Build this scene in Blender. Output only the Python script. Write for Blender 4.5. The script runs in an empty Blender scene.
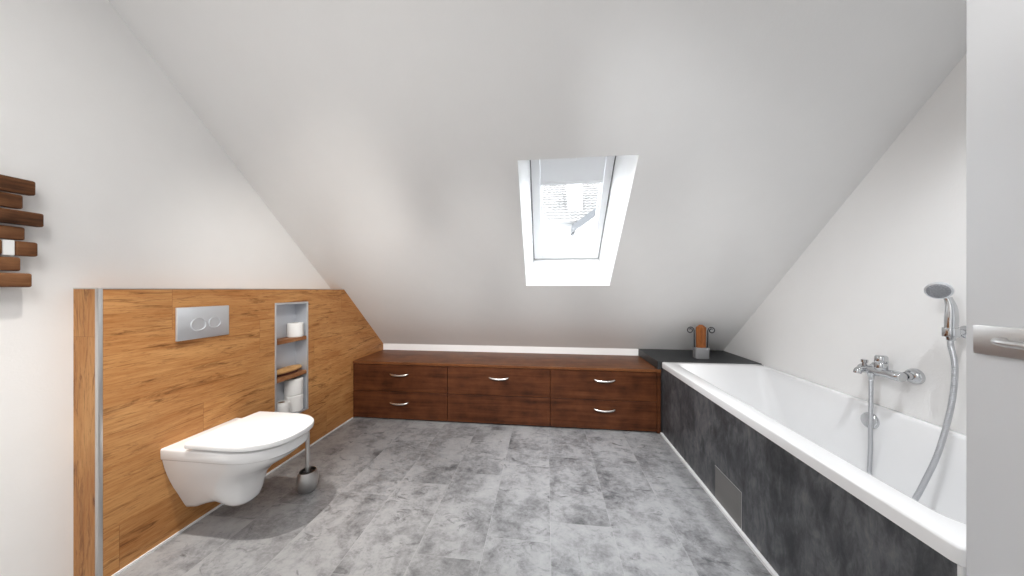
import bpy, bmesh, math, random
from mathutils import Vector, Matrix
C = bpy.context.scene.collection
SC = bpy.context.scene
random.seed(4)

# ------------------------------------------------------------------ camera, world, lights, exposure
F_PX = 300.0
YAW = math.atan(34 / 300.0)
EYE = 1.19
cam_d = bpy.data.cameras.new('camera')
cam_d.sensor_fit = 'HORIZONTAL'
cam_d.sensor_width = 36.0
cam_d.lens = 36.0 * F_PX / 1024.0
cam_d.shift_y = 2.0 / 1024.0
cam_d.clip_start = 0.02
cam_d.clip_end = 200
cam = bpy.data.objects.new('camera', cam_d)
cam.location = (0, 0, EYE)
cam.rotation_euler = (math.pi / 2, 0, YAW)
C.objects.link(cam)
SC.camera = cam

SC.view_settings.view_transform = 'Standard'
SC.view_settings.look = 'None'
SC.view_settings.gamma = 1.0
SC.view_settings.use_curve_mapping = False
SC.view_settings.exposure = 0.0

world = bpy.data.worlds.new('overcast_sky')
SC.world = world
world.use_nodes = True
wn = world.node_tree.nodes
wn['Background'].inputs['Color'].default_value = (0.92, 0.96, 1.0, 1)
wn['Background'].inputs['Strength'].default_value = 9.0


def spot(name, loc, power, radius, color, size=150, blend=0.6, target=None):
    d = bpy.data.lights.new(name, 'SPOT')
    d.energy = power
    d.shadow_soft_size = radius
    d.color = color
    d.spot_size = math.radians(size)
    d.spot_blend = blend
    o = bpy.data.objects.new(name, d)
    o.location = loc
    if target is not None:
        o.rotation_euler = (Vector(target) - Vector(loc)).to_track_quat('-Z', 'Y').to_euler()
    C.objects.link(o)
    return o


def lamp(name, loc, power, radius, color):
    d = bpy.data.lights.new(name, 'POINT')
    d.energy = power
    d.shadow_soft_size = radius
    d.color = color
    o = bpy.data.objects.new(name, d)
    o.location = loc
    C.objects.link(o)
    return o


def area(name, loc, power, sx, sy, color, rot):
    d = bpy.data.lights.new(name, 'AREA')
    d.shape = 'RECTANGLE'
    d.size, d.size_y = sx, sy
    d.energy = power
    d.color = color
    o = bpy.data.objects.new(name, d)
    o.location = loc
    o.rotation_euler = rot
    C.objects.link(o)
    return o


# recessed ceiling spots over the toilet, the room centre and the bath, added fill spots towards the slope's foot and the side
# walls, an added round overhead fill, and an added broad soft fill behind the camera
WARM, NEUT, COOL = (1.0, 0.95, 0.89), (1.0, 0.985, 0.965), (0.95, 0.975, 1.0)
spot('ceiling_spot_light', (-1.30, 0.85, 2.47), 178, 0.025, WARM, 58, 0.8)
spot('ceiling_spot_light', (-0.45, 0.95, 2.47), 95, 0.05, NEUT, 44, 1.0, (-0.60, 2.0, 0.0))
spot('ceiling_spot_light', (0.20, 0.95, 2.47), 185, 0.05, COOL, 46, 1.0, (0.30, 1.8, 0.0))
spot('ceiling_spot_light', (1.25, 0.95, 2.47), 78, 0.05, COOL, 100, 1.0)
spot('fill_spot_light', (-0.90, -0.15, 2.45), 210, 0.08, NEUT, 34, 1.0, (-1.25, 3.0, 0.45))  # this and the next five: added fill, no such fittings known
spot('fill_spot_light', (-0.40, -0.15, 2.45), 215, 0.08, NEUT, 34, 1.0, (-0.45, 3.0, 0.45))
spot('fill_spot_light', (0.20, -0.15, 2.45), 225, 0.08, NEUT, 34, 1.0, (0.35, 3.0, 0.45))
spot('fill_spot_light', (0.70, -0.15, 2.45), 125, 0.08, NEUT, 34, 1.0, (1.20, 3.0, 0.45))
spot('fill_spot_light', (-0.20, 0.10, 2.40), 130, 0.08, WARM, 40, 1.0, (-1.9, 2.35, 0.95))
spot('fill_spot_light', (-0.40, 0.30, 2.45), 90, 0.08, COOL, 45, 1.0, (1.7, 2.6, 0.9))
fill_disk = area('overhead_fill_light', (-0.85, 0.0, 2.48), 15, 0.5, 0.5, NEUT, (0, 0, 0))  # added overhead fill, not a known fitting
fill_disk.data.shape = 'DISK'
area('front_fill_light', (-0.10, -0.33, 1.4), 10, 3.4, 1.9, COOL, (math.pi / 2, 0, 0))  # added soft fill in front of the closed front wall


# ------------------------------------------------------------------ helpers: materials
def new_mat(name):
    m = bpy.data.materials.new(name)
    m.use_nodes = True
    nt = m.node_tree
    return m, nt, nt.nodes['Principled BSDF']


def N(nt, kind, **kw):
    n = nt.nodes.new(kind)
    for k, v in kw.items():
        setattr(n, k, v)
    return n


def ramp(nt, stops, fac):
    r = N(nt, 'ShaderNodeValToRGB')
    el = r.color_ramp.elements
    el[0].position, el[0].color = stops[0][0], (*stops[0][1], 1)
    el[1].position, el[1].color = stops[-1][0], (*stops[-1][1], 1)
    for p, c in stops[1:-1]:
        e = el.new(p)
        e.color = (*c, 1)
    nt.links.new(fac, r.inputs[0])
    return r.outputs[0]


def noise(nt, vec, scale, detail=4, rough=0.55, dist=0.0):
    n = N(nt, 'ShaderNodeTexNoise')
    n.inputs['Scale'].default_value = scale
    n.inputs['Detail'].default_value = detail
    n.inputs['Roughness'].default_value = rough
    n.inputs['Distortion'].default_value = dist
    nt.links.new(vec, n.inputs['Vector'])
    return n.outputs['Fac']


def mapping(nt, vec, scale=(1, 1, 1), loc=(0, 0, 0), rot=(0, 0, 0)):
    m = N(nt, 'ShaderNodeMapping')
    m.inputs['Scale'].default_value = scale
    m.inputs['Location'].default_value = loc
    m.inputs['Rotation'].default_value = rot
    nt.links.new(vec, m.inputs['Vector'])
    return m.outputs[0]


def mix(nt, a, b, fac, mode='MIX'):
    m = N(nt, 'ShaderNodeMix', data_type='RGBA', blend_type=mode)
    for sock, v in ((m.inputs[0], fac), (m.inputs[6], a), (m.inputs[7], b)):
        if isinstance(v, (int, float)):
            sock.default_value = v
        elif isinstance(v, tuple):
            sock.default_value = (*v, 1)
        else:
            nt.links.new(v, sock)
    return m.outputs[2]


def math_n(nt, op, a, b=None, c=None):
    m = N(nt, 'ShaderNodeMath', operation=op)
    for i, v in enumerate((a, b, c)):
        if v is None:
            continue
        if isinstance(v, (int, float)):
            m.inputs[i].default_value = v
        else:
            nt.links.new(v, m.inputs[i])
    return m.outputs[0]


def bump(nt, bsdf, height, strength, dist=0.01):
    b = N(nt, 'ShaderNodeBump')
    b.inputs['Strength'].default_value = strength
    b.inputs['Distance'].default_value = dist
    nt.links.new(height, b.inputs['Height'])
    nt.links.new(b.outputs[0], bsdf.inputs['Normal'])


def coords(nt):
    g = N(nt, 'ShaderNodeNewGeometry')
    return g.outputs['Position']


def plain(name, col, rough=0.5, metal=0.0, spec=None, bump_scale=0, bump_strength=0.1, coat=0.0):
    m, nt, b = new_mat(name)
    v = coords(nt)
    f = noise(nt, v, 9.0, 3)
    b.inputs['Roughness'].default_value = rough
    b.inputs['Metallic'].default_value = metal
    lo = tuple(c * 0.97 for c in col)
    nt.links.new(mix(nt, lo, col, f), b.inputs['Base Color'])
    if spec is not None:
        b.inputs['Specular IOR Level'].default_value = spec
    b.inputs['Coat Weight'].default_value = coat
    if bump_scale:
        bump(nt, b, noise(nt, v, bump_scale, 5), bump_strength, 0.004)
    return m


M_WALL = plain('white_wall_paint', (0.875, 0.868, 0.858), 0.9, spec=0.1, bump_scale=130, bump_strength=0.12)
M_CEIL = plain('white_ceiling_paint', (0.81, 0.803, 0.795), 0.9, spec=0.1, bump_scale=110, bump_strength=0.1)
M_LINING = plain('white_window_lining', (0.9, 0.9, 0.9), 0.5)
M_SASH = plain('white_window_lacquer', (0.90, 0.905, 0.92), 0.35)
M_BLIND = plain('grey_blind_fabric', (0.88, 0.885, 0.90), 0.8)
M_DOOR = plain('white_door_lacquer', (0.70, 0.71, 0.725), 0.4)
M_CERAMIC = plain('white_ceramic', (0.88, 0.88, 0.88), 0.12, coat=0.4)
M_ACRYL = plain('white_bath_acrylic', (0.88, 0.88, 0.885), 0.16, coat=0.3)
M_PLASTIC = plain('white_seat_plastic', (0.90, 0.90, 0.90), 0.2)
M_CHROME = plain('polished_chrome', (0.62, 0.63, 0.645), 0.07, 1.0)
M_STEEL = plain('brushed_steel', (0.66, 0.65, 0.64), 0.38, 1.0)
M_SATIN = plain('satin_chrome_plate', (0.74, 0.76, 0.79), 0.36, 0.75)
M_NICHE = plain('grey_metal_niche', (0.64, 0.66, 0.70), 0.45, 0.6)
M_HANDLE = plain('satin_nickel', (0.85, 0.82, 0.77), 0.25, 1.0)
M_PAPER = plain('white_tissue_paper', (0.87, 0.86, 0.84), 0.95, spec=0.1, bump_scale=60, bump_strength=0.3)
M_CARD = plain('brown_cardboard', (0.35, 0.25, 0.17), 0.9)
M_BLACK = plain('black_plastic', (0.02, 0.02, 0.022), 0.45)
M_IRON = plain('black_iron', (0.03, 0.03, 0.04), 0.5, 0.6)
M_GAP_SHADE = plain('grey_gap_shade', (0.32, 0.32, 0.33), 0.8)
M_FROST = plain('frosted_glass_foot', (0.27, 0.27, 0.275), 0.18)
M_SEAL = plain('white_sealing_strip', (0.85, 0.85, 0.85), 0.4)
M_GREYPLATE = plain('grey_tile_flap', (0.16, 0.155, 0.15), 0.35)
M_BRISTLE = plain('dark_red_brown_bristles', (0.09, 0.03, 0.02), 0.9)
M_NOZZLE = plain('grey_nozzle_plate', (0.30, 0.31, 0.33), 0.5)
M_HOSE_IN = None


def mat_hose():
    m, nt, b = new_mat('ribbed_chrome_hose')
    v = coords(nt)
    sep = N(nt, 'ShaderNodeSeparateXYZ')
    nt.links.new(v, sep.inputs[0])
    s = math_n(nt, 'SINE', math_n(nt, 'MULTIPLY', sep.outputs[2], 900.0))
    b.inputs['Metallic'].default_value = 0.9
    b.inputs['Roughness'].default_value = 0.28
    b.inputs['Base Color'].default_value = (0.50, 0.51, 0.53, 1)
    bump(nt, b, s, 0.35, 0.003)
    return m


M_HOSE = mat_hose()


def mat_glass(name, tint=(1, 1, 1), gloss=0.07):
    m, nt, b = new_mat(name)
    nt.nodes.remove(b)
    out = nt.nodes['Material Output']
    t = N(nt, 'ShaderNodeBsdfTransparent')
    t.inputs[0].default_value = (*tint, 1)
    g = N(nt, 'ShaderNodeBsdfGlossy')
    g.inputs['Roughness'].default_value = 0.02
    mx = N(nt, 'ShaderNodeMixShader')
    mx.inputs[0].default_value = gloss
    nt.links.new(t.outputs[0], mx.inputs[1])
    nt.links.new(g.outputs[0], mx.inputs[2])
    nt.links.new(mx.outputs[0], out.inputs['Surface'])
    return m


M_GLASS = mat_glass('window_glass', (0.97, 0.98, 0.98), 0.05)
M_CLEAR = mat_glass('clear_glass', (0.86, 0.88, 0.89), 0.22)


def mat_wood_planks(name, axis, light, midc, dark, plank_len, plank_h, seed=0.0):
    """oak look boards, grain along world axis ('y' boards on a wall facing x, 'z' upright boards)"""
    m, nt, b = new_mat(name)
    v = coords(nt)
    sep = N(nt, 'ShaderNodeSeparateXYZ')
    nt.links.new(v, sep.inputs[0])
    cmb = N(nt, 'ShaderNodeCombineXYZ')
    if axis == 'y':
        along, across = sep.outputs[1], sep.outputs[2]
    else:
        along, across = sep.outputs[2], sep.outputs[0]
    row = math_n(nt, 'FLOOR', math_n(nt, 'DIVIDE', across, plank_h))
    shift = math_n(nt, 'MULTIPLY', math_n(nt, 'FRACT', math_n(nt, 'MULTIPLY', math_n(nt, 'ADD', row, 3.0 + seed), 0.37)), plank_len)
    al = math_n(nt, 'ADD', along, shift)
    col = math_n(nt, 'FLOOR', math_n(nt, 'DIVIDE', al, plank_len))
    wn_ = N(nt, 'ShaderNodeTexWhiteNoise', noise_dimensions='2D')
    cid = N(nt, 'ShaderNodeCombineXYZ')
    nt.links.new(row, cid.inputs[0])
    nt.links.new(col, cid.inputs[1])
    nt.links.new(cid.outputs[0], wn_.inputs['Vector'])
    pid = wn_.outputs['Value']
    # grain coordinates: stretched along the board, shifted per board
    nt.links.new(math_n(nt, 'MULTIPLY', along, 1.0), cmb.inputs[0])
    nt.links.new(math_n(nt, 'ADD', across, math_n(nt, 'MULTIPLY', pid, 7.0)), cmb.inputs[1])
    nt.links.new(math_n(nt, 'MULTIPLY', pid, 20.0), cmb.inputs[2])
    g = cmb.outputs[0]
    coarse = noise(nt, mapping(nt, g, (2.2, 13, 1)), 1.0, 5, 0.6, 0.6)
    fine = noise(nt, mapping(nt, g, (9, 140, 1)), 1.0, 4, 0.65, 0.2)
    pores = noise(nt, mapping(nt, g, (22, 190, 1)), 1.0, 3, 0.7)
    knots = noise(nt, mapping(nt, g, (4.0, 30, 1), (3.1, 1.7, 0)), 1.0, 6, 0.68, 0.9)
    f = math_n(nt, 'ADD', math_n(nt, 'MULTIPLY', coarse, 0.54), math_n(nt, 'MULTIPLY', fine, 0.46))
    base = ramp(nt, [(0.37, midc), (0.5, tuple((a + c) / 2 for a, c in zip(midc, light))), (0.61, light)], f)
    kf = ramp(nt, [(0.54, (0, 0, 0)), (0.68, (1, 1, 1))], knots)
    base = mix(nt, base, dark, math_n(nt, 'MULTIPLY', kf, 0.85))
    pf = ramp(nt, [(0.57, (0, 0, 0)), (0.72, (1, 1, 1))], pores)
    base = mix(nt, base, dark, math_n(nt, 'MULTIPLY', pf, 0.55))
    tone = math_n(nt, 'ADD', 0.93, math_n(nt, 'MULTIPLY', pid, 0.14))
    tc = N(nt, 'ShaderNodeCombineColor')
    for i in range(3):
        nt.links.new(tone, tc.inputs[i])
    base = mix(nt, base, tc.outputs[0], 1.0, 'MULTIPLY')
    # thin joints between boards
    fr = math_n(nt, 'FRACT', math_n(nt, 'DIVIDE', across, plank_h))
    j1 = math_n(nt, 'LESS_THAN', fr, 0.0016 / plank_h)
    fa = math_n(nt, 'FRACT', math_n(nt, 'DIVIDE', al, plank_len))
    j2 = math_n(nt, 'LESS_THAN', fa, 0.0022 / plank_len)
    jj = math_n(nt, 'MAXIMUM', j1, j2)
    base = mix(nt, base, tuple(c * 0.6 for c in midc), math_n(nt, 'MULTIPLY', jj, 0.55))
    nt.links.new(base, b.inputs['Base Color'])
    b.inputs['Roughness'].default_value = 0.5
    b.inputs['Specular IOR Level'].default_value = 0.3
    bump(nt, b, fine, 0.12, 0.002)
    return m


OAK = ((0.58, 0.30, 0.112), (0.40, 0.162, 0.048), (0.13, 0.04, 0.010))
M_OAK = mat_wood_planks('oak_look_boards', 'y', *OAK, 1.2, 0.2)
M_OAKV = mat_wood_planks('oak_look_upright_boards', 'z', *OAK, 1.0, 0.5, 1.0)


def mat_dark_wood(name, light, midc, dark, scale=(1.6, 30, 30), rough=0.38):
    m, nt, b = new_mat(name)
    v = coords(nt)
    grain = noise(nt, mapping(nt, v, scale), 1.0, 6, 0.62, 0.5)
    blot = noise(nt, v, 9.0, 4, 0.6)
    f = math_n(nt, 'ADD', math_n(nt, 'MULTIPLY', grain, 0.6), math_n(nt, 'MULTIPLY', blot, 0.4))
    nt.links.new(ramp(nt, [(0.34, dark), (0.5, midc), (0.68, light)], f), b.inputs['Base Color'])
    b.inputs['Roughness'].default_value = rough
    b.inputs['Specular IOR Level'].default_value = 0.2
    bump(nt, b, grain, 0.1, 0.002)
    return m


M_WALNUT = mat_dark_wood('dark_stained_wood', (0.125, 0.043, 0.0165), (0.078, 0.0245, 0.0095), (0.028, 0.009, 0.004))
M_TOP = mat_dark_wood('dark_stained_worktop_wood', (0.215, 0.085, 0.031), (0.14, 0.05, 0.018), (0.068, 0.023, 0.009), rough=0.42)
M_SLAT = mat_dark_wood('brown_old_wood', (0.27, 0.13, 0.058), (0.15, 0.062, 0.026), (0.035, 0.014, 0.007), (40, 4, 40), 0.6)
M_SHELF = mat_dark_wood('niche_shelf_wood', (0.42, 0.22, 0.1), (0.3, 0.13, 0.055), (0.14, 0.05, 0.02), (30, 6, 30), 0.55)
M_PALE = mat_dark_wood('pale_wood', (0.72, 0.45, 0.21), (0.62, 0.36, 0.15), (0.42, 0.21, 0.08), (30, 8, 30), 0.5)
M_POST = mat_dark_wood('orange_brown_wood', (0.44, 0.17, 0.055), (0.31, 0.105, 0.032), (0.13, 0.04, 0.014), (30, 30, 4), 0.5)


def mat_floor():
    m, nt, b = new_mat('grey_concrete_look_tiles')
    v = coords(nt)
    sep = N(nt, 'ShaderNodeSeparateXYZ')
    nt.links.new(v, sep.inputs[0])
    W, L = 0.305, 0.61
    xx = math_n(nt, 'DIVIDE', math_n(nt, 'SUBTRACT', sep.outputs[0], 0.02), W)
    colid = math_n(nt, 'FLOOR', xx)
    off = math_n(nt, 'FRACT', math_n(nt, 'MULTIPLY', colid, 0.79))
    yy = math_n(nt, 'ADD', math_n(nt, 'DIVIDE', math_n(nt, 'SUBTRACT', sep.outputs[1], 2.16), L), off)
    rowid = math_n(nt, 'FLOOR', yy)
    cid = N(nt, 'ShaderNodeCombineXYZ')
    nt.links.new(colid, cid.inputs[0])
    nt.links.new(rowid, cid.inputs[1])
    w = N(nt, 'ShaderNodeTexWhiteNoise', noise_dimensions='2D')
    nt.links.new(cid.outputs[0], w.inputs['Vector'])
    # every tile shows another cut of the concrete print
    va = N(nt, 'ShaderNodeVectorMath', operation='MULTIPLY_ADD')
    nt.links.new(w.outputs['Color'], va.inputs[0])
    va.inputs[1].default_value = (0.5, 0.5, 9)
    nt.links.new(v, va.inputs[2])
    p = va.outputs[0]
    big = noise(nt, mapping(nt, p, (1.5, 1.0, 1)), 3.4, 5, 0.6, 0.3)
    mid = noise(nt, mapping(nt, p, (1.0, 1.3, 1)), 13.0, 8, 0.72, 0.4)
    fine = noise(nt, v, 70.0, 4, 0.7)
    streak = noise(nt, mapping(nt, p, (1, 1.6, 1), (4, 2, 0), (0, 0, 0.8)), 9.0, 8, 0.74, 0.9)
    f = math_n(nt, 'ADD', math_n(nt, 'ADD', math_n(nt, 'MULTIPLY', big, 0.42), math_n(nt, 'MULTIPLY', mid, 0.44)), math_n(nt, 'MULTIPLY', fine, 0.14))
    base = ramp(nt, [(0.36, (0.095, 0.095, 0.099)), (0.455, (0.215, 0.215, 0.220)), (0.53, (0.315, 0.315, 0.320)), (0.66, (0.385, 0.385, 0.390))], f)
    sf = ramp(nt, [(0.56, (0, 0, 0)), (0.68, (1, 1, 1))], streak)
    base = mix(nt, base, (0.072, 0.072, 0.077), math_n(nt, 'MULTIPLY', sf, 0.8))
    fx = math_n(nt, 'FRACT', xx)
    fy = math_n(nt, 'FRACT', yy)
    j = math_n(nt, 'MAXIMUM', math_n(nt, 'LESS_THAN', fx, 0.0028 / W), math_n(nt, 'LESS_THAN', fy, 0.0026 / L))
    base = mix(nt, base, (0.40, 0.40, 0.40), math_n(nt, 'MULTIPLY', j, 0.5))
    nt.links.new(base, b.inputs['Base Color'])
    b.inputs['Roughness'].default_value = 0.3
    b.inputs['Specular IOR Level'].default_value = 0.5
    bump(nt, b, math_n(nt, 'ADD', fine, math_n(nt, 'MULTIPLY', noise(nt, v, 160, 2), 0.6)), 0.16, 0.003)
    return m


M_FLOOR = mat_floor()


def mat_slate():
    m, nt, b = new_mat('dark_slate_tiles')
    v = coords(nt)
    a = noise(nt, mapping(nt, v, (1, 1, 0.7)), 6.5, 8, 0.66, 0.8)
    c = noise(nt, mapping(nt, v, (1, 2.2, 0.8), (2, 5, 1)), 14.0, 8, 0.7, 0.6)
    f = math_n(nt, 'ADD', math_n(nt, 'MULTIPLY', a, 0.55), math_n(nt, 'MULTIPLY', c, 0.45))
    base = ramp(nt, [(0.38, (0.026, 0.028, 0.031)), (0.48, (0.060, 0.063, 0.069)), (0.56, (0.112, 0.115, 0.122)), (0.66, (0.19, 0.182, 0.172))], f)
    sep = N(nt, 'ShaderNodeSeparateXYZ')
    nt.links.new(v, sep.inputs[0])
    fy = math_n(nt, 'FRACT', math_n(nt, 'DIVIDE', math_n(nt, 'ADD', sep.outputs[1], 1.18), 1.8))
    j = math_n(nt, 'LESS_THAN', fy, 0.003 / 1.8)
    base = mix(nt, base, (0.14, 0.14, 0.145), math_n(nt, 'MULTIPLY', j, 0.6))
    nt.links.new(base, b.inputs['Base Color'])
    b.inputs['Roughness'].default_value = 0.45
    bump(nt, b, c, 0.2, 0.003)
    return m


M_SLATE = mat_slate()
M_LEDGE = plain('dark_ledge_tile', (0.022, 0.024, 0.026), 0.45)


def mat_roof():
    m, nt, b = new_mat('pale_roof_tiles')
    v = coords(nt)
    n1 = noise(nt, v, 2.0, 3)
    nt.links.new(ramp(nt, [(0.3, (0.15, 0.146, 0.142)), (0.7, (0.21, 0.20, 0.196))], n1), b.inputs['Base Color'])
    b.inputs['Roughness'].default_value = 0.85
    return m


M_ROOF = mat_roof()
M_RENDER = plain('white_house_render', (0.36, 0.36, 0.36), 0.9)
M_LEAD = plain('grey_zinc_sheet', (0.05, 0.051, 0.055), 0.6)


# ------------------------------------------------------------------ helpers: meshes and objects
OFF = {}


def B():
    return bmesh.new()


def box(bm, x0, x1, y0, y1, z0, z1, bev=0.0, seg=2):
    t = bmesh.new()
    bmesh.ops.create_cube(t, size=1.0)
    for v in t.verts:
        v.co = Vector(((x0 + x1) / 2 + v.co.x * (x1 - x0), (y0 + y1) / 2 + v.co.y * (y1 - y0), (z0 + z1) / 2 + v.co.z * (z1 - z0)))
    if bev:
        bmesh.ops.bevel(t, geom=list(t.edges), offset=bev, segments=seg, affect='EDGES', profile=0.5)
    merge(bm, t)


def merge(bm, t, mat=None):
    if mat is not None:
        t.transform(mat)
    me = bpy.data.meshes.new('tmp')
    t.to_mesh(me)
    t.free()
    bm.from_mesh(me)
    bpy.data.meshes.remove(me)


def loft(bm, loops, cap0=True, cap1=True):
    rings = [[bm.verts.new(p) for p in lp] for lp in loops]
    n = len(rings[0])
    for a, b_ in zip(rings, rings[1:]):
        for i in range(n):
            bm.faces.new((a[i], a[(i + 1) % n], b_[(i + 1) % n], b_[i]))
    if cap0:
        bm.faces.new(list(reversed(rings[0])))
    if cap1:
        bm.faces.new(rings[-1])
    return rings


def poly_prism(bm, pts_a, pts_b):
    loft(bm, [pts_a, pts_b])


def cyl(bm, p0, p1, r0, r1=None, n=24, bev=0.0):
    r1 = r0 if r1 is None else r1
    p0, p1 = Vector(p0), Vector(p1)
    d = (p1 - p0).normalized()
    q = d.to_track_quat('Z', 'Y')
    L = (p1 - p0).length
    prof = [(r0, 0), (r1, L)]
    if bev:
        prof = [(r0 - bev, 0), (r0, bev), (r1, L - bev), (r1 - bev, L)]
    loops = []
    for r, h in prof:
        loops.append([p0 + q @ Vector((r * math.cos(2 * math.pi * i / n), r * math.sin(2 * math.pi * i / n), h)) for i in range(n)])
    loft(bm, loops)


def lathe(bm, prof, base, axis=(0, 0, 1), n=32, cap0=True, cap1=True):
    q = Vector(axis).normalized().to_track_quat('Z', 'Y')
    base = Vector(base)
    loops = [[base + q @ Vector((max(r, 1e-4) * math.cos(2 * math.pi * i / n), max(r, 1e-4) * math.sin(2 * math.pi * i / n), h)) for i in range(n)] for r, h in prof]
    loft(bm, loops, cap0, cap1)


def smooth_path(pts, k=8):
    P = [Vector(p) for p in pts]
    out = []
    for i in range(len(P) - 1):
        p0 = P[max(i - 1, 0)]
        p1, p2 = P[i], P[i + 1]
        p3 = P[min(i + 2, len(P) - 1)]
        for s in range(k):
            t = s / k
            out.append(0.5 * ((2 * p1) + (-p0 + p2) * t + (2 * p0 - 5 * p1 + 4 * p2 - p3) * t * t + (-p0 + 3 * p1 - 3 * p2 + p3) * t ** 3))
    out.append(P[-1])
    return out


def tube(bm, pts, r, n=12, k=8, smooth=True, radii=None):
    path = smooth_path(pts, k) if smooth else [Vector(p) for p in pts]
    m = len(path)
    up = Vector((0.31, 0.17, 0.93))
    loops = []
    nrm = None
    for i, p in enumerate(path):
        t = (path[min(i + 1, m - 1)] - path[max(i - 1, 0)]).normalized()
        if nrm is None:
            nrm = (up - t * up.dot(t)).normalized()
        else:
            nrm = (nrm - t * nrm.dot(t)).normalized()
        bn = t.cross(nrm)
        rr = r if radii is None else radii(i / (m - 1))
        loops.append([p + nrm * (rr * math.cos(2 * math.pi * j / n)) + bn * (rr * math.sin(2 * math.pi * j / n)) for j in range(n)])
    loft(bm, loops)


def rrect(x0, x1, y0, y1, r, z, n=7):
    pts = []
    for cx, cy, a0 in ((x1 - r, y1 - r, 0), (x0 + r, y1 - r, 90), (x0 + r, y0 + r, 180), (x1 - r, y0 + r, 270)):
        for i in range(n + 1):
            a = math.radians(a0 + 90 * i / n)
            pts.append((cx + r * math.cos(a), cy + r * math.sin(a), z))
    return pts


def obj(name, bm, mat, parent=None, smooth=False, angle=35, loc=None, bevel=0.0):
    bmesh.ops.recalc_face_normals(bm, faces=list(bm.faces))
    off = Vector(loc) if loc is not None else (OFF[parent.name] if parent else Vector((0, 0, 0)))
    bmesh.ops.translate(bm, verts=list(bm.verts), vec=-off)
    me = bpy.data.meshes.new(name)
    bm.to_mesh(me)
    bm.free()
    me.materials.append(mat)
    if smooth:
        me.polygons.foreach_set('use_smooth', [True] * len(me.polygons))
        me.set_sharp_from_angle(angle=math.radians(angle))
    o = bpy.data.objects.new(name, me)
    C.objects.link(o)
    if parent:
        o.parent = parent
    else:
        o.location = off
    OFF[o.name] = off
    if bevel:
        md = o.modifiers.new('soft_edges', 'BEVEL')
        md.width = bevel
        md.segments = 2
        md.limit_method = 'ANGLE'
    return o


def tag(o, label, cat, group=None):
    o['label'] = label
    o['category'] = cat
    if group:
        o['group'] = group
    return o


def thing(name, loc, label, cat, group=None):
    o = bpy.data.objects.new(name, None)
    o.location = loc
    o.empty_display_size = 0.05
    C.objects.link(o)
    OFF[o.name] = Vector(loc)
    return tag(o, label, cat, group)


def struct(o):
    o['kind'] = 'structure'
    return o


def copy_thing(src, loc, label=None):
    r = src.copy()
    C.objects.link(r)
    r.location = loc
    OFF[r.name] = Vector(loc)
    if label:
        r['label'] = label
    for ch in list(src.children):
        c = ch.copy()
        c.parent = r
        C.objects.link(c)
        for g in list(ch.children):
            d = g.copy()
            d.parent = c
            C.objects.link(d)
    return r


# ------------------------------------------------------------------ room measures (metres, camera at the origin)
XL, XR = -1.907, 1.712          # side walls
XP = -1.785                    # face of the oak clad half wall
YB, YF = 3.13, -0.35           # knee wall, wall behind the camera
ZK, SL = 0.60, 0.92            # slope starts here, rise per metre
ZC = 2.50                      # flat ceiling
YC = YB - (ZC - ZK) / SL
NY, NZ = SL / math.hypot(1, SL), 1 / math.hypot(1, SL)


def zs(y):
    return ZK + SL * (YB - y)


def S(x, y, t=0.0):            # a point on the roof slope, t metres outward through the roof
    return (x, y + t * NY, zs(y) + t * NZ)


# floor
bm = B()
box(bm, XL - 0.1, XR + 0.1, YF - 0.1, YB + 0.1, -0.1, 0.0)
struct(obj('floor', bm, M_FLOOR))


def gable(x0, x1, name):
    bm = B()
    prof = [(YF, 0), (YB, 0), (YB, ZK), (YC, ZC), (YF, ZC)]
    poly_prism(bm, [(x0, y, z) for y, z in prof], [(x1, y, z) for y, z in prof])
    return struct(obj(name, bm, M_WALL))


gable(XL - 0.12, XL, 'wall_left')
gable(XR, XR + 0.12, 'wall_right')
bm = B()
box(bm, XL - 0.12, XR + 0.12, YB, YB + 0.12, 0, ZK - 0.0)
struct(obj('wall_back', bm, M_LINING))
bm = B()
box(bm, XL - 0.12, XR + 0.12, YF - 0.12, YF, 0, ZC)
struct(obj('wall_front', bm, M_WALL))

# ceiling: flat strip and the roof slope around the skylight opening
OX0, OX1, OY0, OY1 = -0.160, 0.500, 1.692, 2.450     # opening in the slope
FX0, FX1, FY0, FY1 = -0.110, 0.460, 1.700, 2.472     # window frame 0.36 m further out
T = 0.36
bm = B()
xs = [XL - 0.12, OX0, OX1, XR + 0.12]
ys = [YC, OY0, OY1, YB + 0.0]
vv = [[bm.verts.new(S(x, y)) for y in ys] for x in xs]
for i in range(3):
    for j in range(3):
        if i == 1 and j == 1:
            continue
        bm.faces.new((vv[i][j], vv[i + 1][j], vv[i + 1][j + 1], vv[i][j + 1]))
f0 = [bm.verts.new((XL - 0.12, YF - 0.1, ZC)), bm.verts.new((XR + 0.12, YF - 0.1, ZC))]
for i in range(3):
    pass
bm.faces.new((f0[0], f0[1], vv[3][0], vv[2][0], vv[1][0], vv[0][0]))
struct(obj('ceiling', bm, M_CEIL))

# lining of the opening
bm = B()
o4 = [(OX0, OY0), (OX1, OY0), (OX1, OY1), (OX0, OY1)]
f4 = [(FX0, FY0), (FX1, FY0), (FX1, FY1), (FX0, FY1)]
a = [bm.verts.new(S(x, y, 0)) for x, y in o4]
b = [bm.verts.new(S(x, y, T)) for x, y in f4]
for i in range(4):
    bm.faces.new((a[i], a[(i + 1) % 4], b[(i + 1) % 4], b[i]))
struct(obj('trim_1', bm, M_LINING))


def slope_box(bm, x0, x1, y0, y1, t0, t1):
    lo = [S(x, y, t0) for x, y in ((x0, y0), (x1, y0), (x1, y1), (x0, y1))]
    hi = [S(x, y, t1) for x, y in ((x0, y0), (x1, y0), (x1, y1), (x0, y1))]
    loft(bm, [lo, hi])


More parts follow.
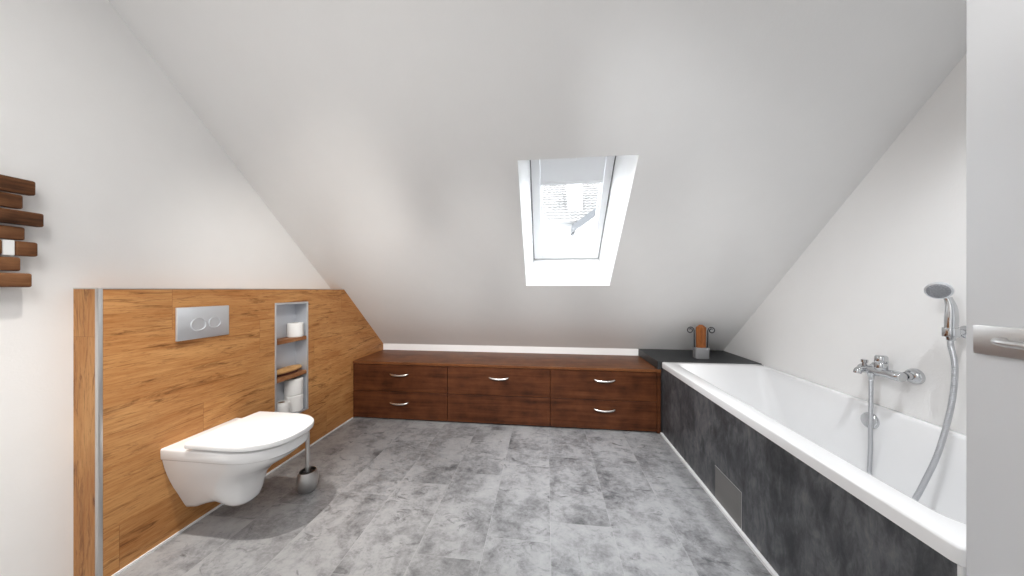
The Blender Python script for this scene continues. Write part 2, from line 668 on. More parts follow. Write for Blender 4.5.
# roof window
win = bpy.data.objects.new('window_1', None)
win.location = S((FX0 + FX1) / 2, FY1, T)
C.objects.link(win)
OFF['window_1'] = Vector(win.location)
struct(win)
bm = B()
g = 0.03
slope_box(bm, FX0 - g, FX0 + 0.012, FY0 - g, FY1 + g, T + 0.012, T + 0.09)
slope_box(bm, FX1 - 0.012, FX1 + g, FY0 - g, FY1 + g, T + 0.012, T + 0.09)
slope_box(bm, FX0 + 0.012, FX1 - 0.012, FY0 - g, FY0 + 0.010, T + 0.012, T + 0.09)
slope_box(bm, FX0 + 0.012, FX1 - 0.012, FY1 - 0.010, FY1 + g, T + 0.012, T + 0.09)
obj('window_frame', bm, M_BLIND, win)
GX0, GX1, GY0, GY1 = -0.042, 0.402, 1.760, 2.412
q = 0.0075
bm = B()
slope_box(bm, FX0 + q, GX0, FY0 + q, FY1 - q, T - 0.012, T + 0.05)
slope_box(bm, GX1, FX1 - q, FY0 + q, FY1 - q, T - 0.012, T + 0.05)
slope_box(bm, GX0, GX1, FY0 + q, GY0, T - 0.012, T + 0.05)
slope_box(bm, GX0, GX1, GY1, FY1 - q, T - 0.012, T + 0.05)
# stepped glazing beads
e = 0.012
slope_box(bm, GX0, GX0 + e, GY0, GY1, T + 0.012, T + 0.05)
slope_box(bm, GX1 - e, GX1, GY0, GY1, T + 0.012, T + 0.05)
slope_box(bm, GX0 + e, GX1 - e, GY1 - e, GY1, T + 0.012, T + 0.05)
sash = obj('sash', bm, M_SASH, win, bevel=0.003)
bm = B()
for x0, x1, y0, y1 in ((FX0 - 0.002, FX0 + q, FY0, FY1), (FX1 - q, FX1 + 0.002, FY0, FY1), (FX0 + q, FX1 - q, FY1 - q, FY1 + 0.002)):
    slope_box(bm, x0, x1, y0, y1, T - 0.006, T + 0.011)
obj('gap_shade', bm, M_GAP_SHADE, win)  # grey strips that put the shade of the sash gap into colour
bm = B()
slope_box(bm, GX0, GX1, GY0, GY1, T + 0.03, T + 0.036)
obj('glass_pane', bm, M_GLASS, win)
bm = B()
slope_box(bm, GX0 + 0.004, GX1 - 0.004, GY0 - 0.02, 1.938, T + 0.004, T + 0.008)
bl = obj('roller_blind', bm, M_BLIND, win)
bm = B()
slope_box(bm, GX0 + 0.003, GX1 - 0.003, 1.936, 1.950, T + 0.0, T + 0.012)
obj('pull_bar', bm, M_SASH, bl, bevel=0.002)
bm = B()
slope_box(bm, 0.165, 0.205, 1.795, 1.818, T - 0.008, T + 0.004)
obj('latch', bm, M_SASH, win, bevel=0.003)

# oak clad half wall with the niche cut out
NY0, NY1, NZ0, NZ1 = 1.797, 2.078, 0.292, 1.104
YP0 = 1.010
HP = 1.194
bm = B()
box(bm, XL, XP, YP0 + 0.004, NY0, 0, HP)
box(bm, XL, XP, NY0, NY1, 0, NZ0)
box(bm, XL, XP, NY0, NY1, NZ1, HP)
yq = YB - (HP - ZK) / SL
prof = [(NY1, 0), (YB, 0), (YB, ZK), (yq, HP), (NY1, HP)]
poly_prism(bm, [(XL, y, z) for y, z in prof], [(XP, y, z) for y, z in prof])
hw = struct(obj('wall_partition', bm, M_OAK))
bm = B()
box(bm, XL, XP - 0.012, YP0, YP0 + 0.004, 0, HP)
obj('end_board', bm, M_OAKV, hw)
bm = B()
box(bm, XP - 0.014, XP + 0.003, YP0 - 0.003, YP0 + 0.011, 0, HP + 0.004, 0.002)
obj('corner_profile', bm, M_STEEL, hw, smooth=True)
bm = B()
box(bm, XP - 0.006, XP + 0.002, YP0 + 0.011, yq, HP, HP + 0.005)
box(bm, XL, XP - 0.014, YP0 - 0.001, YP0 + 0.006, HP, HP + 0.005)
obj('top_profile', bm, M_STEEL, hw)

# white sealing strips along the floor
bm = B()
box(bm, XP, XP + 0.006, YP0, 2.60, 0, 0.010)
struct(obj('baseboard_left', bm, M_SEAL))
bm = B()
box(bm, 0.936, 0.954, 0.80, 2.60, 0, 0.013)
struct(obj('baseboard_right', bm, M_SEAL))

# ------------------------------------------------------------------ drawer units along the knee wall
YD = 2.605


def handle_bm(x, z, w=0.172):
    bm = B()
    y = YD
    pts = [(x - w / 2, y + 0.003, z + 0.006), (x - w / 2 + 0.006, y - 0.012, z + 0.004), (x - w * 0.3, y - 0.022, z - 0.002),
           (x, y - 0.026, z - 0.005), (x + w * 0.3, y - 0.022, z - 0.002), (x + w / 2 - 0.006, y - 0.012, z + 0.004), (x + w / 2, y + 0.003, z + 0.006)]
    tube(bm, pts, 0.006, 10, 8, radii=lambda t: 0.0055 + 0.0035 * math.sin(math.pi * t))
    return bm


def unit(x0, x1, label, handles, hx):
    t = thing('drawer_unit', ((x0 + x1) / 2, YD + 0.25, 0), label, 'drawer unit', 'dark wooden drawer units under the slope')
    bm = B()
    box(bm, x0 + 0.001, x1 - 0.001, YD + 0.0205, YB - 0.005, 0.016, 0.507)
    box(bm, x0 + 0.001, x1 - 0.001, YD + 0.05, YD + 0.07, 0.0, 0.016)
    box(bm, x0 + 0.03, x1 - 0.03, YB - 0.03, YB - 0.01, 0.0, 0.016)
    obj('carcass', bm, M_WALNUT, t)
    for k, (z0, z1) in enumerate(((0.261, 0.503), (0.014, 0.257))):
        bm = B()
        box(bm, x0 + 0.002, x1 - 0.002, YD, YD + 0.02, z0, z1, 0.0018, 1)
        d = obj('drawer', bm, M_WALNUT, t)
        if handles[k]:
            obj('handle', handle_bm(hx, handles[k]), M_HANDLE, d, smooth=True, angle=60)
    return t


unit(XP + 0.002, -0.877, 'left dark wooden drawer unit beside the oak half wall, two drawers with handles', (0.419, 0.160), -1.33)
unit(-0.877, 0.036, 'middle dark wooden drawer unit with one handle, only on its upper drawer', (0.417, None), -0.412)
unit(0.036, 0.914, 'right dark wooden drawer unit next to the bath, two drawers with handles', (0.428, 0.180), 0.49)
bm = B()
box(bm, 0.915, 0.944, YD + 0.002, YD + 0.03, 0.0, 0.507, 0.001, 1)
tag(obj('filler_strip', bm, M_WALNUT, loc=(0.93, YD + 0.015, 0)), 'narrow upright dark wooden strip between right drawer unit and bath panel', 'strip')
bm = B()
box(bm, XP + 0.002, 0.945, YD - 0.006, YB - 0.002, 0.5075, 0.533, 0.003, 2)
tag(obj('worktop', bm, M_TOP, loc=(-0.4, YD + 0.25, 0.5075)), 'long dark reddish brown wooden top board lying over the drawer units', 'worktop')

# ------------------------------------------------------------------ bath
BX0, BX1, BY0, BY1 = 0.945, XR - 0.001, 0.797, 2.600
ZR = 0.598
bath = thing('bathtub', ((BX0 + BX1) / 2, 1.7, 0.0), 'white rectangular built-in bathtub behind the dark slate panel', 'bathtub')
bm = B()
ix0, ix1, iy0, iy1 = 1.045, 1.672, 0.875, 2.545


def inner(dx0, dx1, dy0, dy1, r, z):
    return rrect(ix0 + dx0, ix1 - dx1, iy0 + dy0, iy1 - dy1, r, z)


loops = [rrect(BX0 + 0.012, BX1 - 0.002, BY0 + 0.012, BY1 - 0.002, 0.015, ZR - 0.045),
         rrect(BX0, BX1, BY0, BY1, 0.022, ZR - 0.044),
         rrect(BX0, BX1, BY0, BY1, 0.022, ZR - 0.008),
         rrect(BX0 + 0.002, BX1, BY0 + 0.002, BY1, 0.022, ZR - 0.003),
         rrect(BX0 + 0.008, BX1 - 0.002, BY0 + 0.008, BY1 - 0.002, 0.022, ZR),
         inner(-0.012, -0.006, -0.012, -0.012, 0.075, ZR - 0.001),
         inner(-0.003, -0.002, -0.003, -0.003, 0.07, ZR - 0.004),
         inner(0.004, 0.003, 0.005, 0.006, 0.068, ZR - 0.014),
         inner(0.02, 0.012, 0.03, 0.06, 0.075, ZR - 0.10),
         inner(0.045, 0.035, 0.07, 0.17, 0.09, ZR - 0.25),
         inner(0.07, 0.06, 0.11, 0.27, 0.10, ZR - 0.37),
         inner(0.10, 0.09, 0.15, 0.34, 0.10, ZR - 0.42),
         inner(0.16, 0.15, 0.22, 0.42, 0.09, ZR - 0.44)]
loft(bm, loops, False, True)
obj('tub', bm, M_ACRYL, bath, smooth=True, angle=50)
bm = B()
lathe(bm, [(0.036, 0), (0.040, 0.004), (0.040, 0.016), (0.036, 0.021), (0.0, 0.023)], (1.668, 1.742, 0.517), (-1, 0, 0.14), 32)
lathe(bm, [(0.026, -0.012), (0.026, 0.0)], (1.668, 1.742, 0.517), (-1, 0, 0.14), 24)
obj('overflow_cover', bm, M_CHROME, bath, smooth=True, angle=40)
bm = B()
lathe(bm, [(0.036, 0.0), (0.036, 0.004), (0.03, 0.008), (0.0, 0.009)], (1.36, 1.60, 0.157), (0, 0, 1), 32)
obj('drain_plug', bm, M_CHROME, bath, smooth=True, angle=40)

panel = thing('bath_surround', (0.96, 1.7, 0.0), 'dark slate tiled front panel below the white bathtub rim', 'bath surround')
AY0, AY1, AZ0, AZ1 = 1.590, 1.822, 0.014, 0.196
bm = B()
x0, x1 = 0.954, 0.974
box(bm, x0, x1, 0.806, AY0, 0, 0.5525)
box(bm, x0, x1, AY0, AY1, AZ1, 0.5525)
box(bm, x0, x1, AY0, AY1, 0, AZ0)
box(bm, x0, x1, AY1, BY1, 0, 0.5525)
box(bm, x1, XR - 0.001, 0.806, 0.826, 0, 0.5525)
obj('tiles', bm, M_SLATE, panel)
bm = B()
box(bm, x0 - 0.0015, x1, AY0 + 0.002, AY1 - 0.002, AZ0 + 0.002, AZ1 - 0.002, 0.001, 1)
obj('access_flap', bm, M_GREYPLATE, panel)
bm = B()
box(bm, x0 - 0.001, x0 + 0.006, AY0 - 0.001, AY0 + 0.002, AZ0, AZ1)
box(bm, x0 - 0.001, x0 + 0.006, AY0, AY1, AZ1 - 0.002, AZ1 + 0.001)
obj('flap_edging', bm, M_STEEL, panel)
bm = B()
box(bm, x0 - 0.002, x0 + 0.008, 0.803, 0.813, 0.0, 0.5525, 0.002, 1)
obj('corner_profile', bm, M_SEAL, panel)

bm = B()
box(bm, 0.918, XR - 0.001, 2.602, YB - 0.005, 0.5335, 0.602, 0.002, 1)
ledge = tag(obj('ledge_slab', bm, M_LEDGE, loc=(1.3, 2.87, 0.5335)), 'dark slate ledge at the far end of the bathtub under the slope', 'ledge')
bm = B()
box(bm, 0.956, XR - 0.001, 2.612, YB - 0.005, 0, 0.5335)
obj('base', bm, M_SLATE, ledge)

# ------------------------------------------------------------------ candle holder on the ledge
cx, cy, cz = 1.328, 2.755, 0.602
cand = thing('candle_holder', (cx, cy, cz), 'wooden post candle holder with black iron scrolls standing on the dark ledge', 'candle holder')
bm = B()
loops = []
for w, z in ((0.034, 0.0), (0.036, 0.004), (0.037, 0.092), (0.031, 0.095), (0.031, 0.012)):
    pts = rrect(cx - w * 1.5, cx + w * 1.5, cy - w, cy + w, 0.012, cz + 0.001 + z, 4)
    loops.append(pts)
loft(bm, loops, True, True)
obj('glass_foot', bm, M_FROST, cand, smooth=True)
bm = B()
rot = Matrix.Translation((cx, cy, 0)) @ Matrix.Rotation(math.radians(28), 4, 'Z')
t_ = bmesh.new()
lp = []
for w, z in ((0.026, 0.080), (0.0275, 0.095), (0.0285, 0.265)):
    lp.append(rrect(-w, w, -w, w, 0.004, cz + z, 2))
lp.append([(p[0] * 0.35, p[1] * 0.35, cz + 0.288) for p in lp[-1]])
loft(t_, lp)
merge(bm, t_, rot)
obj('post', bm, M_POST, cand, smooth=True, angle=25)
bm = B()
for s in (-1, 1):
    pts = [(cx + s * 0.052, cy, cz + 0.012), (cx + s * 0.054, cy, cz + 0.12), (cx + s * 0.055, cy, cz + 0.20), (cx + s * 0.056, cy, cz + 0.240)]
    c0 = Vector((cx + s * 0.086, cy, cz + 0.240))
    for i in range(19):
        a_ = math.pi - s * 0 - i * math.pi * 2 * 1.35 / 18
        r_ = 0.030 * (1 - 0.6 * i / 18)
        pts.append((c0.x + s * r_ * math.cos(a_), cy, c0.z + r_ * math.sin(a_)))
    tube(bm, pts, 0.0042, 8, 3)
obj('iron_scrolls', bm, M_IRON, cand, smooth=True, angle=60)

# ------------------------------------------------------------------ bath mixer, hose and hand shower
mx = thing('bath_mixer', (XR, 1.675, 0.79), 'chrome single lever bath mixer tap on the wall above the tub', 'tap')
zb = 0.785
bm = B()
ya, yb2, xb = 1.600, 1.750, 1.640
lathe(bm, [(0.020, -0.092), (0.023, -0.088), (0.0235, -0.06), (0.020, -0.035), (0.023, 0.0), (0.025, 0.02), (0.022, 0.05), (0.0235, 0.075), (0.023, 0.088), (0.019, 0.093)], (xb, 1.675, zb), (0, 1, 0), 28)
obj('body', bm, M_CHROME, mx, smooth=True, angle=40)
for yy in (ya, yb2):
    bm = B()
    lathe(bm, [(0.036, 0), (0.036, 0.006), (0.033, 0.016), (0.024, 0.024), (0.018, 0.026), (0.018, 0.045), (0.0, 0.046)], (XR, yy, zb + 0.003), (-1, 0, 0), 28)
    obj('escutcheon', bm, M_CHROME, mx, smooth=True, angle=40)
bm = B()
lathe(bm, [(0.022, 0.0), (0.0235, 0.01), (0.0235, 0.03), (0.0215, 0.034), (0.0235, 0.038), (0.0225, 0.064), (0.018, 0.071), (0.0, 0.073)], (xb, 1.672, zb + 0.012), (0, 0, 1), 28)
lv = obj('lever_cap', bm, M_CHROME, mx, smooth=True, angle=40)
bm = B()
tube(bm, [(xb, 1.735, zb), (xb - 0.02, 1.735, zb - 0.001), (xb - 0.034, 1.735, zb - 0.003), (xb - 0.044, 1.735, zb - 0.010), (xb - 0.047, 1.735, zb - 0.022)], 0.016, 16, 6, radii=lambda t: 0.019 - 0.004 * t)
obj('spout', bm, M_CHROME, mx, smooth=True, angle=50)
bm = B()
lathe(bm, [(0.009, 0.0), (0.009, 0.018), (0.013, 0.02), (0.013, 0.034), (0.0, 0.036)], (xb - 0.012, 1.738, zb + 0.014), (0, 0, 1), 20)
obj('diverter_knob', bm, M_CHROME, mx, smooth=True, angle=40)
bm = B()
hx, hy = 1.622, 1.700
cyl(bm, (hx, hy, zb - 0.010), (hx, hy, zb - 0.045), 0.013, 0.011, 20, 0.001)
obj('hose_outlet', bm, M_CHROME, mx, smooth=True, angle=40)

HSX, HSY, HSZ = 1.636, 1.413, 1.024      # where the hand shower sits in its bracket
bm = B()
tube(bm, [(hx, hy, zb - 0.045), (hx, hy, zb - 0.12), (hx - 0.002, hy, 0.52), (hx - 0.004, hy, 0.36), (hx - 0.02, hy - 0.01, 0.24), (hx - 0.07, hy - 0.06, 0.183),
          (1.49, 1.52, 0.178), (1.478, 1.43, 0.235), (1.495, 1.403, 0.33), (1.530, 1.398, 0.42), (1.572, 1.392, 0.55), (1.610, 1.388, 0.74), (1.630, 1.396, 0.88), (HSX, HSY, 0.962), (HSX, HSY, HSZ - 0.035)], 0.0084, 14, 10)
tag(obj('shower_hose', bm, M_HOSE, loc=(hx, hy, 0.2), smooth=True, angle=80), 'ribbed silver shower hose hanging from tap into the tub and up to the hand shower', 'hose')

hb = thing('shower_bracket', (XR, 1.43, HSZ), 'small chrome wall bracket holding the hand shower', 'bracket')
bm = B()
lathe(bm, [(0.026, 0), (0.026, 0.006), (0.02, 0.012), (0.011, 0.016), (0.010, 0.05)], (XR, 1.428, HSZ - 0.006), (-1, -0.12, 0.0), 24)
obj('wall_mount', bm, M_CHROME, hb, smooth=True, angle=40)
bm = B()
lathe(bm, [(0.0145, -0.018), (0.0215, -0.018), (0.0225, -0.014), (0.0225, 0.014), (0.0215, 0.018), (0.0145, 0.018), (0.0145, -0.018)], (HSX, HSY, HSZ - 0.006), (0, 0, 1), 24, False, False)
obj('cradle', bm, M_CHROME, hb, smooth=True, angle=40)

hs = thing('hand_shower', (HSX, HSY, HSZ), 'chrome hand shower with round grey nozzle head hanging on the right wall', 'hand shower')
bm = B()
tube(bm, [(HSX, HSY, HSZ - 0.038), (HSX, HSY, HSZ + 0.0), (HSX + 0.002, HSY, HSZ + 0.05), (HSX + 0.002, HSY + 0.002, HSZ + 0.10), (HSX - 0.002, HSY + 0.008, HSZ + 0.135)], 0.013, 18, 8,
     radii=lambda t: 0.0115 + 0.0065 * math.sin(math.pi * min(1, t * 1.05)) ** 1.5)
obj('grip', bm, M_CHROME, hs, smooth=True, angle=60)
hc = Vector((HSX - 0.040, HSY + 0.004, HSZ + 0.162))
hd = Vector((-0.78, -0.52, -0.36)).normalized()
bm = B()
lathe(bm, [(0.008, -0.044), (0.020, -0.037), (0.032, -0.022), (0.037, -0.006), (0.0355, 0.0), (0.031, 0.002)], hc, hd, 32)
obj('head', bm, M_SATIN, hs, smooth=True, angle=40)
bm = B()
lathe(bm, [(0.031, 0.0015), (0.030, 0.004), (0.02, 0.006), (0.0, 0.0062)], hc, hd, 32)
qd = hd.to_track_quat('Z', 'Y')
for ring, cnt in ((0.009, 6), (0.017, 12), (0.025, 18)):
    for i in range(cnt):
        a_ = 2 * math.pi * i / cnt
        p = hc + qd @ Vector((ring * math.cos(a_), ring * math.sin(a_), 0.004))
        lathe(bm, [(0.0026, 0.0), (0.0018, 0.0045)], p, hd, 6)
obj('nozzle_plate', bm, M_NOZZLE, hs, smooth=True, angle=40)

# ------------------------------------------------------------------ toilet
YT = 1.378
toilet = thing('wall_hung_toilet', (XP, YT, 0.0), 'white wall-hung toilet with closed lid on the oak half wall', 'toilet')


def dloop(s0, s1, hw_, z, k=1.25, n=14, ex=2.3, hw0=None):
    """flat at the back, straight sides, rounded front; s measured out from the wall"""
    hw0 = hw_ if hw0 is None else hw0
    xs_ = s1 - hw_ * k
    pts = []
    for i in range(4):
        f_ = i / 4
        pts.append((s0 + (xs_ - s0) * f_, -(hw0 + (hw_ - hw0) * f_)))
    for i in range(2 * n + 1):
        a_ = -math.pi / 2 + math.pi * i / (2 * n)
        c_, s_ = math.cos(a_), math.sin(a_)
        pts.append((xs_ + (s1 - xs_) * abs(c_) ** (2 / ex), hw_ * math.copysign(abs(s_) ** (2 / ex), s_)))
    for i in range(4):
        f_ = (3 - i) / 4
        pts.append((s0 + (xs_ - s0) * f_, hw0 + (hw_ - hw0) * f_))
    return [(XP + s, YT + y, z) for s, y in pts]


bm = B()
lv_ = [  # s1, half width, z, half width at the wall
    (0.268, 0.048, 0.102, 0.062), (0.290, 0.062, 0.107, 0.072), (0.305, 0.076, 0.124, 0.080), (0.313, 0.090, 0.155, 0.092), (0.319, 0.103, 0.197, 0.108),
    (0.330, 0.115, 0.238, 0.125), (0.365, 0.128, 0.278, 0.139), (0.420, 0.142, 0.315, 0.150), (0.480, 0.155, 0.350, 0.159), (0.520, 0.163, 0.380, 0.165),
    (0.530, 0.166, 0.394, 0.167), (0.541, 0.174, 0.398, 0.171), (0.546, 0.177, 0.403, 0.173), (0.549, 0.179, 0.440, 0.174), (0.547, 0.177, 0.446, 0.173), (0.541, 0.172, 0.449, 0.170)]


def belly(p, z):      # the underside rises between the wall and the trap
    s_ = p[0] - XP
    return (p[0], p[1], z + max(0.0, 1 - (z - 0.102) / 0.13) * (0.030 * math.exp(-((s_ - 0.145) / 0.065) ** 2) + 0.010 / (1 + math.exp(-(s_ - 0.12) / 0.03))))


rings = [[belly(p, z) for p in dloop(0.0005, s1, h, z, hw0=h0)] for s1, h, z, h0 in lv_]
lo = rings[0]
mid = [(p[0], YT + (p[1] - YT) * 0.5, p[2] - 0.002) for p in lo]
loft(bm, [mid] + rings)
obj('bowl', bm, M_CERAMIC, toilet, smooth=True, angle=38)
bm = B()
loft(bm, [dloop(0.155, s, h, z) for s, h, z in ((0.516, 0.148, 0.4492), (0.520, 0.152, 0.451), (0.520, 0.152, 0.459), (0.516, 0.149, 0.461))])
obj('seat', bm, M_PLASTIC, toilet, smooth=True, angle=38)
bm = B()
loft(bm, [dloop(0.142, s, h, z, ex=2.45) for s, h, z in ((0.564, 0.179, 0.4615), (0.569, 0.183, 0.463), (0.571, 0.185, 0.474), (0.570, 0.184, 0.485), (0.565, 0.180, 0.4895), (0.52, 0.15, 0.4915), (0.43, 0.08, 0.493))])
obj('lid', bm, M_PLASTIC, toilet, smooth=True, angle=38)
for s in (-1, 1):
    bm = B()
    cyl(bm, (XP + 0.131, YT + s * 0.075 - 0.02, 0.460), (XP + 0.131, YT + s * 0.075 + 0.02, 0.460), 0.0105, None, 16, 0.001)
    obj('hinge', bm, M_PLASTIC, toilet, smooth=True)

fp = thing('flush_plate', (XP, 1.3775, 1.022), 'satin silver dual flush plate with two round buttons above the toilet', 'flush plate')
bm = B()
box(bm, XP + 0.0003, XP + 0.013, 1.258, 1.500, 0.940, 1.104, 0.004, 3)
obj('plate', bm, M_SATIN, fp, smooth=True, angle=50)
for yc_, zc_, rr in ((1.349, 1.014, 0.032), (1.425, 1.017, 0.027)):
    bm = B()
    lathe(bm, [(rr + 0.003, 0.0), (rr + 0.003, 0.0025), (rr, 0.004), (rr - 0.001, 0.001), (rr * 0.75, -0.001), (0.0, -0.003)], (XP + 0.0132, yc_, zc_), (1, 0, 0), 32)
    obj('button', bm, M_SATIN, fp, smooth=True, angle=30)

# ------------------------------------------------------------------ toilet brush
bx, by = -1.412, 1.640
tb = thing('toilet_brush', (bx, by, 0), 'toilet brush in a barrel-shaped steel holder on the floor beside the toilet', 'toilet brush')
bm = B()
lathe(bm, [(0.040, 0.0), (0.044, 0.003), (0.052, 0.03), (0.0565, 0.062), (0.053, 0.092), (0.046, 0.114), (0.043, 0.114), (0.050, 0.092), (0.053, 0.062), (0.048, 0.03), (0.03, 0.012)], (bx, by, 0.0), n=36)
obj('holder', bm, M_STEEL, tb, smooth=True, angle=40)
bm = B()
lathe(bm, [(0.0, 0.097), (0.038, 0.099), (0.036, 0.103), (0.018, 0.108), (0.0, 0.110)], (bx, by, 0.0), n=28)
obj('brush_head', bm, M_BLACK, tb, smooth=True, angle=40)
bm = B()
cyl(bm, (bx, by, 0.106), (bx - 0.003, by + 0.002, 0.37), 0.0115, 0.0115, 18, 0.002)
obj('brush_handle', bm, M_STEEL, tb, smooth=True, angle=40)

# ------------------------------------------------------------------ niche and what stands in it
ni = thing('niche_box', (XP, (NY0 + NY1) / 2, NZ0), 'tall narrow grey metal niche with wooden shelves set into the oak wall', 'niche')
XN = XP - 0.105
bm = B()
ft = 0.013
a0, a1, c0_, c1_ = NY0 + 0.001, NY1 - 0.001, NZ0 + 0.001, NZ1 - 0.001
for (y0, y1, z0, z1) in ((a0, a0 + ft, c0_, c1_), (a1 - ft, a1, c0_, c1_), (a0 + ft, a1 - ft, c0_, c0_ + ft), (a0 + ft, a1 - ft, c1_ - ft, c1_)):
    box(bm, XP - 0.006, XP + 0.003, y0, y1, z0, z1, 0.001, 1)
obj('frame', bm, M_SATIN, ni)
bm = B()
tk = 0.004
box(bm, XN, XN + tk, a0, a1, c0_, c1_)
box(bm, XN + tk, XP - 0.006, a0, a0 + tk, c0_, c1_)
box(bm, XN + tk, XP - 0.006, a1 - tk, a1, c0_, c1_)
box(bm, XN + tk, XP - 0.006, a0 + tk, a1 - tk, c0_, c0_ + tk)
box(bm, XN + tk, XP - 0.006, a0 + tk, a1 - tk, c1_ - tk, c1_)
obj('inner_box', bm, M_NICHE, ni)
SH1, SH2 = 0.846, 0.590
for z in (SH1, SH2):
    bm = B()
    box(bm, XN + tk, XP - 0.002, a0 + tk, a1 - tk, z - 0.026, z, 0.002, 1)
    obj('shelf', bm, M_SHELF, ni)


def roll(loc, label, r=0.050, h=0.102):
    t = thing('toilet_roll', loc, label, 'toilet roll', 'toilet rolls in the niche')
    bm = B()
    x, y, z = loc
    lathe(bm, [(0.021, 0.0), (r - 0.004, 0.0), (r - 0.001, 0.003), (r, 0.01), (r, h - 0.01), (r - 0.001, h - 0.003), (r - 0.004, h), (0.021, h), (0.021, 0.0)], loc, (0, 0, 1), 36, False, False)
    obj('paper', bm, M_PAPER, t, smooth=True, angle=50)
    bm = B()
    lathe(bm, [(0.0208, 0.001), (0.0208, h - 0.001), (0.0192, h - 0.001), (0.0192, 0.001), (0.0208, 0.001)], loc, (0, 0, 1), 24, False, False)
    obj('core', bm, M_CARD, t, smooth=True, angle=50)
    return t


r1 = roll((XP - 0.052, 2.019, SH1), 'toilet roll standing alone on the upper wooden shelf of the niche')
zf = NZ0 + ft
r2 = roll((XP - 0.060, 2.0135, zf), 'toilet roll at the bottom right of the niche, under another roll', 0.0575, 0.118)
r3 = copy_thing(r2, (XP - 0.060, 2.0135, zf + 0.1185), 'toilet roll stacked on top of another roll under the lower shelf')
r4 = copy_thing(r1, (XP - 0.049, 1.897, zf), 'toilet roll at the bottom left of the niche beside the two stacked rolls')

br = thing('wooden_brush', (XP - 0.055, 1.93, SH2), 'oval pale wooden brush lying on the lower niche shelf', 'brush')
bm = B()


def oval(a_, b_, z, n=28):
    return [(XP - 0.052 + b_ * math.sin(2 * math.pi * i / n), 1.953 + a_ * math.cos(2 * math.pi * i / n), z) for i in range(n)]


loft(bm, [oval(0.106, 0.033, SH2 + 0.018), oval(0.115, 0.040, SH2 + 0.023), oval(0.116, 0.041, SH2 + 0.032), oval(0.104, 0.035, SH2 + 0.044), oval(0.065, 0.020, SH2 + 0.050)])
obj('handle', bm, M_PALE, br, smooth=True, angle=60)
bm = B()
loft(bm, [oval(0.080, 0.025, SH2 + 0.0005), oval(0.084, 0.028, SH2 + 0.021)])
obj('bristles', bm, M_BRISTLE, br, smooth=True, angle=50)

# ------------------------------------------------------------------ slatted wood decoration on the left wall
art = thing('wall_decoration', (XL, 0.70, 1.39), 'rustic brown wooden slat decoration on the left wall', 'wall decoration')
rows = [(1.534, 1.587, 0.890, 0.0), (1.479, 1.529, 0.866, 0.006), (1.423, 1.473, 0.908, 0.0), (1.368, 1.415, 0.871, 0.008), (1.312, 1.364, 0.896, 0.003), (1.257, 1.306, 0.861, 0.006), (1.200, 1.250, 0.882, 0.0)]
for i, (z0, z1, ye, dx) in enumerate(rows):
    ye += 0.006
    segs = [(0.50 + 0.03 * ((i * 5) % 4), ye)]
    if i == 4:
        segs = [(0.53, 0.829), (0.855, ye)]
    for y0, y1 in segs:
        bm = B()
        box(bm, XL + 0.022, XL + 0.052 - dx, y0, y1, z0, z1, 0.006, 3)
        obj('slat', bm, M_SLAT, art, smooth=True, angle=50)
bm = B()
for y in (0.58, 0.76):
    box(bm, XL + 0.0003, XL + 0.024, y, y + 0.03, 1.215, 1.57)
obj('back_batten', bm, M_SLAT, art)
bm = B()
box(bm, XL + 0.022, XL + 0.047, 0.830, 0.854, 1.311, 1.364, 0.002, 1)
obj('white_inset', bm, M_SEAL, art)['label'] = 'small white square inset in the fifth slat'

# ------------------------------------------------------------------ open door at the right
door = bpy.data.objects.new('door_1', None)
DX, DY1 = 0.902, 0.756
door.location = (DX, DY1 - 0.9, 0)
C.objects.link(door)
OFF['door_1'] = Vector(door.location)
struct(door)
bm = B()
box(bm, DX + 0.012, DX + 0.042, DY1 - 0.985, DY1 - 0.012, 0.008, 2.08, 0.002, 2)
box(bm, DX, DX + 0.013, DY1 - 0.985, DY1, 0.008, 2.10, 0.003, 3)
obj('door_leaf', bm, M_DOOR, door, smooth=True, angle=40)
bm = B()
box(bm, DX - 0.009, DX + 0.0005, DY1 - 0.200, DY1 - 0.019, 1.058, 1.117, 0.0012, 2)
hp = obj('handle_plate', bm, M_STEEL, door, smooth=True, angle=40)
bm = B()
yl = DY1 - 0.062
cyl(bm, (DX - 0.009, yl, 1.089), (DX - 0.022, yl, 1.089), 0.0075, 0.0075, 16, 0.001)
tube(bm, [(DX - 0.018, yl, 1.089), (DX - 0.026, yl - 0.004, 1.089), (DX - 0.032, yl - 0.018, 1.088), (DX - 0.033, yl - 0.05, 1.087), (DX - 0.033, yl - 0.12, 1.086)], 0.0075, 14, 8, radii=lambda t: 0.006 + 0.0015 * t)
obj('lever', bm, M_STEEL, hp, smooth=True, angle=60)

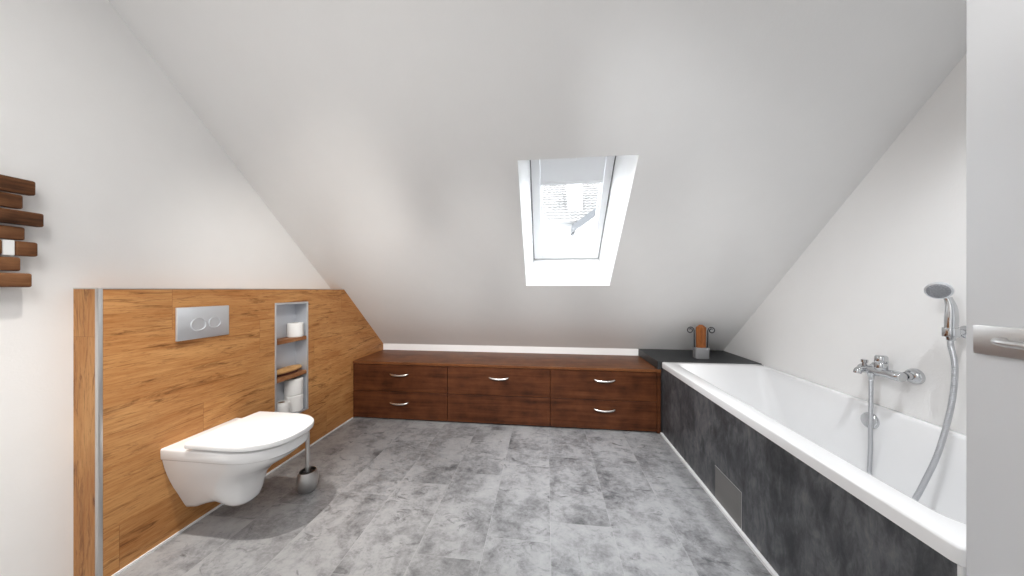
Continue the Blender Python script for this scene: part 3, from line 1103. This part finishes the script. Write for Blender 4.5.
# ------------------------------------------------------------------ the house across, seen through the roof window
house = thing('neighbour_house', (1.5, 17.0, -3.0), 'pale house with tiled roof seen through the roof window', 'house')
YE, ZE = 16.0, 4.75
bm = B()
box(bm, -4, 7, YE + 0.35, YE + 6, -3, ZE + 0.1)
for k in range(9):
    z = ZE - 0.35 - 0.27 * k
    box(bm, -4, 7, YE + 0.32, YE + 0.36, z, z + 0.24)
obj('wall', bm, M_RENDER, house)
bm = B()
pitch = math.radians(42)
rows_n = 16
for k in range(rows_n):
    u0 = k * 0.33
    y0 = YE + u0 * math.cos(pitch)
    z0 = ZE + u0 * math.sin(pitch)
    dy, dz_ = 0.36 * math.cos(pitch), 0.36 * math.sin(pitch)
    nx = 110
    up_n = Vector((0, -math.sin(pitch), math.cos(pitch)))
    lo, hi, lo2 = [], [], []
    for i in range(nx + 1):
        x = -4 + 11 * i / nx
        w_ = 0.025 * math.sin(2 * math.pi * x / 0.3)
        lo.append(bm.verts.new(Vector((x, y0, z0)) + up_n * (0.09 + w_)))
        hi.append(bm.verts.new(Vector((x, y0 + dy, z0 + dz_)) + up_n * (0.03 + w_)))
        lo2.append(bm.verts.new(Vector((x, y0, z0)) + up_n * -0.02))
    for i in range(nx):
        bm.faces.new((lo[i], lo[i + 1], hi[i + 1], hi[i]))
        bm.faces.new((lo2[i], lo2[i + 1], lo[i + 1], lo[i]))
obj('roof', bm, M_ROOF, house)
bm = B()
box(bm, 1.22, 1.98, YE + 0.75, YE + 1.9, ZE + 0.5, ZE + 3.6)
obj('chimney', bm, M_RENDER, house)
bm = B()
# gabled bay with a zinc roof in front of the tiles at the right
bxm, byf, zt, hwid = 2.62, YE - 0.5, 5.25, 1.15
prof = [(bxm - hwid, -3), (bxm + hwid, -3), (bxm + hwid, 4.45), (bxm, zt), (bxm - hwid, 4.45)]
poly_prism(bm, [(x, byf, z) for x, z in prof], [(x, byf + 3.0, z) for x, z in prof])
obj('bay', bm, M_RENDER, house)
bm = B()
for s in (-1, 1):
    e0 = Vector((bxm, 0, zt + 0.14))
    e1 = Vector((bxm + s * (hwid + 0.15), 0, 4.45 + 0.02))
    q4 = [(e0.x, e0.z), (e1.x, e1.z), (e1.x, e1.z - 0.36), (e0.x, e0.z - 0.36)]
    loft(bm, [[(x, byf - 0.18, z) for x, z in q4], [(x, byf + 3.2, z) for x, z in q4]])
obj('bay_roof', bm, M_LEAD, house)
